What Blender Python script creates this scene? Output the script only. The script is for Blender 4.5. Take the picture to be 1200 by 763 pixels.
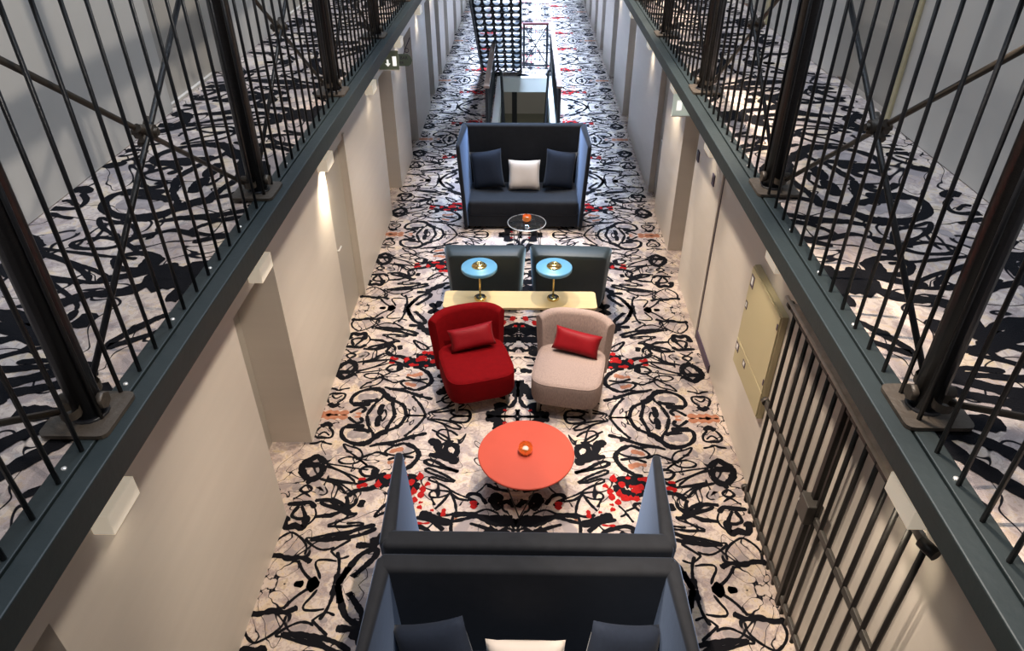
import bpy, bmesh, math, random
from mathutils import Vector, Matrix
R = math.radians
scene = bpy.context.scene
for o in list(bpy.data.objects): bpy.data.objects.remove(o)
C = scene.collection
random.seed(7)

# ------------------------------------------------------------------ camera
cam_d = bpy.data.cameras.new('camera'); cam = bpy.data.objects.new('camera', cam_d); C.objects.link(cam)
cam_d.sensor_fit = 'HORIZONTAL'; cam_d.sensor_width = 36.0; cam_d.lens = 832.85 / 1200 * 36
cam_d.clip_start = 0.05; cam_d.clip_end = 200
Fv = Vector((-0.015962, 0.821545, -0.569921)); Rv = Vector((0.999842, 0.017604, -0.002627)); Uv = Vector((-0.007875, 0.569872, 0.821695))
cam.matrix_world = Matrix(((Rv.x, Uv.x, -Fv.x, 0.0492), (Rv.y, Uv.y, -Fv.y, 0.0), (Rv.z, Uv.z, -Fv.z, 4.6), (0, 0, 0, 1)))
scene.camera = cam
# ------------------------------------------------------------------ world, exposure
w = bpy.data.worlds.new('world'); scene.world = w; w.use_nodes = True
w.node_tree.nodes['Background'].inputs[0].default_value = (0.86, 0.93, 1.0, 1); w.node_tree.nodes['Background'].inputs[1].default_value = 0.07
vs = scene.view_settings; vs.view_transform = 'Standard'; vs.look = 'None'; vs.gamma = 1; vs.use_curve_mapping = False; vs.exposure = -0.2
# ------------------------------------------------------------------ lights
def area(name, loc, sx, sy, power, col, rot=(0, 0, 0)):
    d = bpy.data.lights.new(name, 'AREA'); d.shape = 'RECTANGLE'; d.size = sx; d.size_y = sy; d.energy = power; d.color = col
    o = bpy.data.objects.new(name, d); C.objects.link(o); o.location = loc; o.rotation_euler = rot; return o
def spot(name, loc, target, power, col, ang=70, blend=.6, rad=.05):
    d = bpy.data.lights.new(name, 'SPOT'); d.energy = power; d.color = col; d.spot_size = R(ang); d.spot_blend = blend; d.shadow_soft_size = rad
    o = bpy.data.objects.new(name, d); C.objects.link(o); o.location = loc
    o.rotation_euler = (Vector(target) - Vector(loc)).to_track_quat('-Z', 'Y').to_euler(); return o
sky = area('skylight', (0.0, 22.0, 10.5), 2.6, 20, 7200, (0.50, 0.70, 1.0)); sky.data.spread = R(84)
area('skylight_front', (0.0, 5.0, 10.5), 2.6, 12, 820, (0.72, 0.84, 1.0))
WARM = (1.0, 0.84, 0.67)
for y, pw in ((1.5, 520), (3.7, 1350), (6.2, 1350), (8.7, 1050)):
    spot('track_spot', (0.88, y, 6.0), (-0.5, y + .25, 0.0), pw, WARM, 56, .55, .04)
for k in range(8):
    y = 1.0 + 1.15 * k
    spot('track_spot', (-0.85, y, 6.4), (1.80, y - .5, 0.0), 900 if k < 1 else 1150, WARM, 27, .4)
for y in (0.0, 2.2, 4.4, 6.6):
    spot('wall_spot', (0.8, y, 5.9), (-1.8, y + .8, 3.6), 170, (1, .93, .84), 52, .7)
    spot('wall_spot', (-0.8, y, 5.9), (1.8, y + .8, 3.6), 40, (1, .96, .92), 52, .7)

# ------------------------------------------------------------------ materials
MATS = {}
def mat(name, col, rough=.6, metal=0, spec=.5, sheen=0, sheen_tint=(1, 1, 1), bump=0, bscale=60, var=0, vscale=3, emit=None, estr=0, trans=0, alpha=1, coat=0, stretch=None):
    if name in MATS: return MATS[name]
    m = bpy.data.materials.new(name); m.use_nodes = True; nt = m.node_tree; b = nt.nodes['Principled BSDF']
    b.inputs['Base Color'].default_value = (*col, 1); b.inputs['Roughness'].default_value = rough; b.inputs['Metallic'].default_value = metal
    b.inputs['Specular IOR Level'].default_value = spec
    if sheen:
        b.inputs['Sheen Weight'].default_value = sheen; b.inputs['Sheen Tint'].default_value = (*sheen_tint, 1); b.inputs['Sheen Roughness'].default_value = .35
    if coat: b.inputs['Coat Weight'].default_value = coat
    if trans: b.inputs['Transmission Weight'].default_value = trans; b.inputs['IOR'].default_value = 1.3
    if alpha < 1: b.inputs['Alpha'].default_value = alpha
    if emit: b.inputs['Emission Color'].default_value = (*emit, 1); b.inputs['Emission Strength'].default_value = estr
    if bump or var:
        tc = nt.nodes.new('ShaderNodeTexCoord'); src = tc.outputs['Object']
        if stretch:
            mp = nt.nodes.new('ShaderNodeMapping'); mp.inputs['Scale'].default_value = stretch; nt.links.new(src, mp.inputs[0]); src = mp.outputs[0]
    if var:
        n = nt.nodes.new('ShaderNodeTexNoise'); n.inputs['Scale'].default_value = vscale; n.inputs['Detail'].default_value = 6; nt.links.new(src, n.inputs['Vector'])
        mx = nt.nodes.new('ShaderNodeMix'); mx.data_type = 'RGBA'
        mx.inputs[6].default_value = (*[c * (1 - var) for c in col], 1); mx.inputs[7].default_value = (*[min(1, c * (1 + var)) for c in col], 1)
        nt.links.new(n.outputs['Fac'], mx.inputs[0]); nt.links.new(mx.outputs[2], b.inputs['Base Color'])
    if bump:
        n2 = nt.nodes.new('ShaderNodeTexNoise'); n2.inputs['Scale'].default_value = bscale; n2.inputs['Detail'].default_value = 3; nt.links.new(src, n2.inputs['Vector'])
        bp = nt.nodes.new('ShaderNodeBump'); bp.inputs['Strength'].default_value = bump; bp.inputs['Distance'].default_value = .01
        nt.links.new(n2.outputs['Fac'], bp.inputs['Height']); nt.links.new(bp.outputs[0], b.inputs['Normal'])
    MATS[name] = m; return m
M_wall = mat('wall_paint', (.60, .55, .495), .42, var=.06, vscale=1.2, bump=.12, bscale=2.2, stretch=(1, .6, 9))
M_wallup = mat('upper_wall_paint', (.56, .53, .49), .5, var=.05, vscale=1.0, bump=.1, bscale=2.5, stretch=(1, 3, .6))
M_door = mat('door_paint', (.36, .33, .29), .45, var=.06, vscale=2)
M_soffit = mat('soffit_paint', (.42, .39, .35), .6, var=.05)
M_beam = mat('beam_paint', (.011, .017, .019), .5, spec=.4, var=.18, vscale=9, bump=.1, bscale=40)
M_iron = mat('iron_paint', (.006, .006, .008), .38, spec=.5, var=.3, vscale=12, bump=.15, bscale=60)
M_rod = mat('brown_iron', (.045, .035, .026), .4, spec=.6, var=.35, vscale=20)
M_lug = mat('worn_iron', (.06, .048, .038), .5, metal=.3, var=.4, vscale=30, bump=.3, bscale=50)
M_screw = mat('bright_screw', (.75, .75, .75), .3, metal=.6)
M_velvet = mat('navy_velvet', (.010, .011, .014), .8, spec=.2, sheen=.45, sheen_tint=(.36, .50, .80), var=.35, vscale=14, bump=.05, bscale=30)
M_black = mat('black_velvet', (.010, .011, .013), .85, spec=.2, sheen=.16, sheen_tint=(.7, .75, .85), var=.3, vscale=14)
M_teal = mat('teal_leather', (.013, .022, .027), .5, spec=.4, sheen=.35, sheen_tint=(.4, .6, .75), var=.2, vscale=40, bump=.1, bscale=200)
M_red = mat('red_velvet', (.125, .0016, .003), .85, spec=.06, sheen=.06, sheen_tint=(1, .06, .05), var=.25, vscale=18)
M_redp = mat('red_satin', (.165, .0018, .005), .6, spec=.18, sheen=.06, sheen_tint=(1, .2, .2), var=.15, vscale=14)
M_beige = mat('beige_weave', (.265, .198, .175), .9, spec=.1, sheen=.05, var=.5, vscale=40, bump=.4, bscale=120, stretch=(4, 4, .7))
M_navyp = mat('navy_cloth', (.012, .017, .030), .85, spec=.2, sheen=.12, var=.2, vscale=40)
M_creamp = mat('cream_cloth', (.60, .52, .46), .85, spec=.2, sheen=.2, var=.06, vscale=10)
M_wood = mat('pale_birch', (.46, .35, .19), .6, spec=.2, var=.1, vscale=4, stretch=(.6, 6, 6))
M_leg = mat('grey_wood_leg', (.20, .17, .15), .5)
M_coral = mat('coral_lacquer', (.43, .068, .042), .6, spec=.2, var=.10, vscale=5)
M_wire = mat('black_wire', (.012, .012, .012), .4)
M_brass = mat('brass', (.85, .62, .25), .22, metal=1)
M_bluelamp = mat('blue_enamel', (.115, .32, .50), .35, coat=.2)
M_orange = mat('copper_orange', (.80, .22, .05), .22, metal=.7, emit=(1, .35, .08), estr=.15)  # faint emission puts the candle's glow into the bowl colour
M_glass = mat('smoked_glass', (.02, .02, .02), .05, alpha=.35, spec=.8)
M_white = mat('white_plastic', (.88, .86, .80), .5)
M_lamp = mat('sconce_white', (.86, .80, .70), .5, emit=(1, .86, .66), estr=.35)
M_panel = mat('panel_beige', (.47, .41, .25), .45, var=.03)
M_ink = mat('label_dark', (.05, .03, .06), .5)
M_pale = mat('label_white', (.8, .8, .8), .5)
M_green = mat('sign_green', (.16, .20, .15), .35, emit=(.5, .7, .5), estr=.02)
M_signlit = mat('sign_lit', (.9, .9, .85), .4, emit=(1, 1, .95), estr=1.0)
M_signpale = mat('sign_pale', (.62, .68, .62), .35, emit=(.8, .95, .85), estr=.35)
M_steel = mat('gate_steel', (.010, .009, .009), .42, spec=.4, var=.3, vscale=14)
M_steel2 = mat('gate_rail_steel', (.065, .06, .055), .45, metal=.3, var=.3, vscale=14)
M_track = mat('dusty_track', (.55, .48, .40), .6, var=.4, vscale=18, bump=.6, bscale=25)
M_lowfloor = mat('lower_floor', (.22, .22, .17), .7, var=.15, vscale=8)
M_rail = mat('rail_top', (.33, .22, .17), .25, coat=.5)
M_stair = mat('stair_iron', (.008, .009, .012), .5)
K_ink = mat('ink_wool', (.006, .006, .008), .95, spec=.1, bump=.4, bscale=300)
K_red = mat('red_wool', (.30, .010, .010), .95, spec=.1, var=.5, vscale=40, bump=.4, bscale=300)
K_or = mat('rust_wool', (.33, .14, .085), .95, spec=.1, var=.4, vscale=25, bump=.4, bscale=300)
K_grey = mat('grey_wool', (.27, .235, .235), .95, spec=.1, var=.45, vscale=22, bump=.4, bscale=300)

HP, E0 = 1.872, 3.226
def carpet_material(name, xo=0.0):
    m = bpy.data.materials.new(name); m.use_nodes = True; nt = m.node_tree; N = nt.nodes.new; L = nt.links.new
    b = nt.nodes['Principled BSDF']; b.inputs['Roughness'].default_value = .95; b.inputs['Specular IOR Level'].default_value = .1
    tc = N('ShaderNodeTexCoord'); sp = N('ShaderNodeSeparateXYZ'); L(tc.outputs['Object'], sp.inputs[0])
    ab = N('ShaderNodeMath'); ab.operation = 'ABSOLUTE'; L(sp.outputs[0], ab.inputs[0])
    ad = N('ShaderNodeMath'); ad.operation = 'SUBTRACT'; ad.inputs[1].default_value = E0; L(sp.outputs[1], ad.inputs[0])
    pp = N('ShaderNodeMath'); pp.operation = 'PINGPONG'; pp.inputs[1].default_value = HP; L(ad.outputs[0], pp.inputs[0])
    cb = N('ShaderNodeCombineXYZ'); L(ab.outputs[0], cb.inputs[0]); L(pp.outputs[0], cb.inputs[1])
    def noise(scale, det=4, dist=0.0, z=0):
        n = N('ShaderNodeTexNoise'); n.inputs['Scale'].default_value = scale; n.inputs['Detail'].default_value = det; n.inputs['Distortion'].default_value = dist
        v = N('ShaderNodeVectorMath'); v.operation = 'ADD'; v.inputs[1].default_value = (0, 0, z); L(cb.outputs[0], v.inputs[0]); L(v.outputs[0], n.inputs['Vector']); return n.outputs['Fac']
    def ramp(src, stops):
        r = N('ShaderNodeValToRGB'); L(src, r.inputs[0]); e = r.color_ramp.elements
        while len(e) < len(stops): e.new(.5)
        for el, (p, c) in zip(e, stops): el.position = p; el.color = (*c, 1)
        return r.outputs[0]
    base = ramp(noise(7, 3, .6), [(.34, (.36, .30, .29)), (.46, (.41, .34, .32)), (.49, (.51, .43, .385)), (.60, (.54, .455, .41)), (.63, (.55, .455, .355)), (.78, (.50, .40, .31))])
    mot = ramp(noise(24, 2, 1.2, 5.3), [(.44, (.80, .78, .78)), (.47, (1, 1, 1)), (.58, (1, 1, 1)), (.61, (1.0, .95, .84))])
    bm2 = N('ShaderNodeMix'); bm2.data_type = 'RGBA'; bm2.blend_type = 'MULTIPLY'; bm2.inputs[0].default_value = 1; L(base, bm2.inputs[6]); L(mot, bm2.inputs[7]); base = bm2.outputs[2]
    gm = ramp(noise(2.6, 5, .8, 3.1), [(.57, (0, 0, 0)), (.61, (1, 1, 1))])
    mx = N('ShaderNodeMix'); mx.data_type = 'RGBA'; L(gm, mx.inputs[0]); L(base, mx.inputs[6]); mx.inputs[7].default_value = (.28, .24, .24, 1)
    lines = ramp(noise(2.9, 1.5, 1.3, 8.7), [(.484, (0, 0, 0)), (.488, (1, 1, 1)), (.500, (1, 1, 1)), (.504, (0, 0, 0))])
    lm = N('ShaderNodeMix'); lm.data_type = 'RGBA'; L(lines, lm.inputs[0]); L(mx.outputs[2], lm.inputs[6]); lm.inputs[7].default_value = (.007, .007, .010, 1); mx = lm
    fine = noise(260, 2)
    mm = N('ShaderNodeMapRange'); mm.inputs[3].default_value = .82; mm.inputs[4].default_value = 1.16; L(fine, mm.inputs[0])
    ml = N('ShaderNodeMix'); ml.data_type = 'RGBA'; ml.blend_type = 'MULTIPLY'; ml.inputs[0].default_value = 1; L(mx.outputs[2], ml.inputs[6]); L(mm.outputs[0], ml.inputs[7])
    L(ml.outputs[2], b.inputs['Base Color'])
    bp = N('ShaderNodeBump'); bp.inputs['Strength'].default_value = .4; bp.inputs['Distance'].default_value = .006; L(fine, bp.inputs['Height']); L(bp.outputs[0], b.inputs['Normal'])
    return m
M_carpet = carpet_material('carpet_wool')

# ------------------------------------------------------------------ helpers
class MB:
    """collects shapes; build() links them as one mesh object"""
    def __init__(s): s.bm = bmesh.new()
    def box(s, x0, x1, y0, y1, z0, z1, bev=0, seg=2, mi=0):
        t = bmesh.new(); bmesh.ops.create_cube(t, size=1)
        for v in t.verts: v.co = Vector(((x0 + x1) / 2 + v.co.x * (x1 - x0), (y0 + y1) / 2 + v.co.y * (y1 - y0), (z0 + z1) / 2 + v.co.z * (z1 - z0)))
        if bev: bmesh.ops.bevel(t, geom=t.edges[:], offset=bev, segments=seg, affect='EDGES', profile=.5)
        return s.add(t, mi=mi)
    def add(s, t, mat4=None, fn=None, mi=0):
        mp = {}; out = []
        for v in t.verts:
            co = v.co.copy()
            if fn: co = fn(co)
            if mat4: co = mat4 @ co
            nv = s.bm.verts.new(co); mp[v] = nv; out.append(nv)
        for f in t.faces:
            try: nf = s.bm.faces.new([mp[v] for v in f.verts]); nf.material_index = mi; nf.smooth = f.smooth
            except ValueError: pass
        t.free(); return out
    def tube(s, pts, r, n=8, cap=True, r1=None, mi=0):
        pts = [Vector(p) for p in pts]; rings = []; prev = None
        for i, p in enumerate(pts):
            d = (pts[min(i + 1, len(pts) - 1)] - pts[max(i - 1, 0)]).normalized()
            a = Vector((0, 0, 1)) if abs(d.z) < .9 else Vector((1, 0, 0))
            if prev is not None and prev.length: a = prev
            u = (a - d * a.dot(d)).normalized(); prev = u; v = d.cross(u)
            rr = r if r1 is None else r + (r1 - r) * i / (len(pts) - 1)
            rings.append([s.bm.verts.new(p + u * rr * math.cos(2 * math.pi * k / n) + v * rr * math.sin(2 * math.pi * k / n)) for k in range(n)])
        for a, b in zip(rings, rings[1:]):
            for k in range(n):
                f = s.bm.faces.new((a[k], a[(k + 1) % n], b[(k + 1) % n], b[k])); f.smooth = True; f.material_index = mi
        if cap: s.bm.faces.new(rings[0][::-1]).material_index = mi; s.bm.faces.new(rings[-1]).material_index = mi
        return s
    def lathe(s, prof, c=(0, 0, 0), n=32, smooth=True, mi=0):
        rings = []
        for r, z in prof:
            rings.append([s.bm.verts.new((c[0] + r * math.cos(2 * math.pi * k / n), c[1] + r * math.sin(2 * math.pi * k / n), c[2] + z)) for k in range(n)] if r > 1e-6 else [s.bm.verts.new((c[0], c[1], c[2] + z))])
        for a, b in zip(rings, rings[1:]):
            for k in range(n):
                q = [a[k % len(a)], a[(k + 1) % len(a)], b[(k + 1) % len(b)], b[k % len(b)]]
                u = []
                for v in q:
                    if v not in u: u.append(v)
                if len(u) > 2:
                    f = s.bm.faces.new(u); f.smooth = smooth; f.material_index = mi
        return s
    def prism(s, poly, z0, z1, mi=0):
        a = [s.bm.verts.new((x, y, z0)) for x, y in poly]; b = [s.bm.verts.new((x, y, z1)) for x, y in poly]; n = len(poly)
        s.bm.faces.new(a[::-1]).material_index = mi; s.bm.faces.new(b).material_index = mi
        for k in range(n): s.bm.faces.new((a[k], a[(k + 1) % n], b[(k + 1) % n], b[k])).material_index = mi
        return s
    def mesh(s, name, mats):
        me = bpy.data.meshes.new(name); bmesh.ops.recalc_face_normals(s.bm, faces=s.bm.faces[:]); s.bm.to_mesh(me); s.bm.free()
        for m in (mats if isinstance(mats, (list, tuple)) else [mats]): me.materials.append(m)
        return me
    def build(s, name, mats, parent=None, smooth=None):
        me = s.mesh(name, mats)
        if smooth: me.shade_smooth()
        return link(name, me, parent)
def link(name, me, parent=None, loc=None, rz=0):
    o = bpy.data.objects.new(name, me); C.objects.link(o)
    if parent: o.parent = parent
    if loc: o.location = loc
    if rz: o.rotation_euler.z = rz
    return o
def tag(o, label=None, cat=None, group=None, kind=None):
    if label: o['label'] = label
    if cat: o['category'] = cat
    if group: o['group'] = group
    if kind: o['kind'] = kind
    return o
def thing(name, loc, label, cat, rz=0, group=None):
    return tag(link(name, None, None, loc, rz), label, cat, group)
def struct(o, label=None): o['kind'] = 'structure'; return tag(o, label)
def rounded_poly(x0, x1, y0, y1, r, n=6):
    out = []
    for cx, cy, a0 in ((x1 - r, y0 + r, -90), (x1 - r, y1 - r, 0), (x0 + r, y1 - r, 90), (x0 + r, y0 + r, 180)):
        for k in range(n + 1):
            a = R(a0 + 90 * k / n); out.append((cx + r * math.cos(a), cy + r * math.sin(a)))
    return out
def text_part(txt, size, loc, rot, m, parent, name='lettering', depth=.001, align='CENTER'):
    cu = bpy.data.curves.new(name, 'FONT'); cu.body = txt; cu.size = size; cu.align_x = align; cu.align_y = 'CENTER'; cu.extrude = depth; cu.resolution_u = 2
    t = bpy.data.objects.new('tmp', cu); C.objects.link(t)
    me = bpy.data.meshes.new_from_object(t.evaluated_get(bpy.context.evaluated_depsgraph_get())); bpy.data.objects.remove(t)
    me.materials.clear(); me.materials.append(m); me.name = name
    o = link(name, me, parent, loc); o.rotation_euler = rot; return o
ORD = ['nearest the camera', 'second from the camera', 'third from the camera', 'fourth from the camera', 'fifth from the camera', 'sixth from the camera', 'seventh from the camera', 'eighth from the camera']

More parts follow.
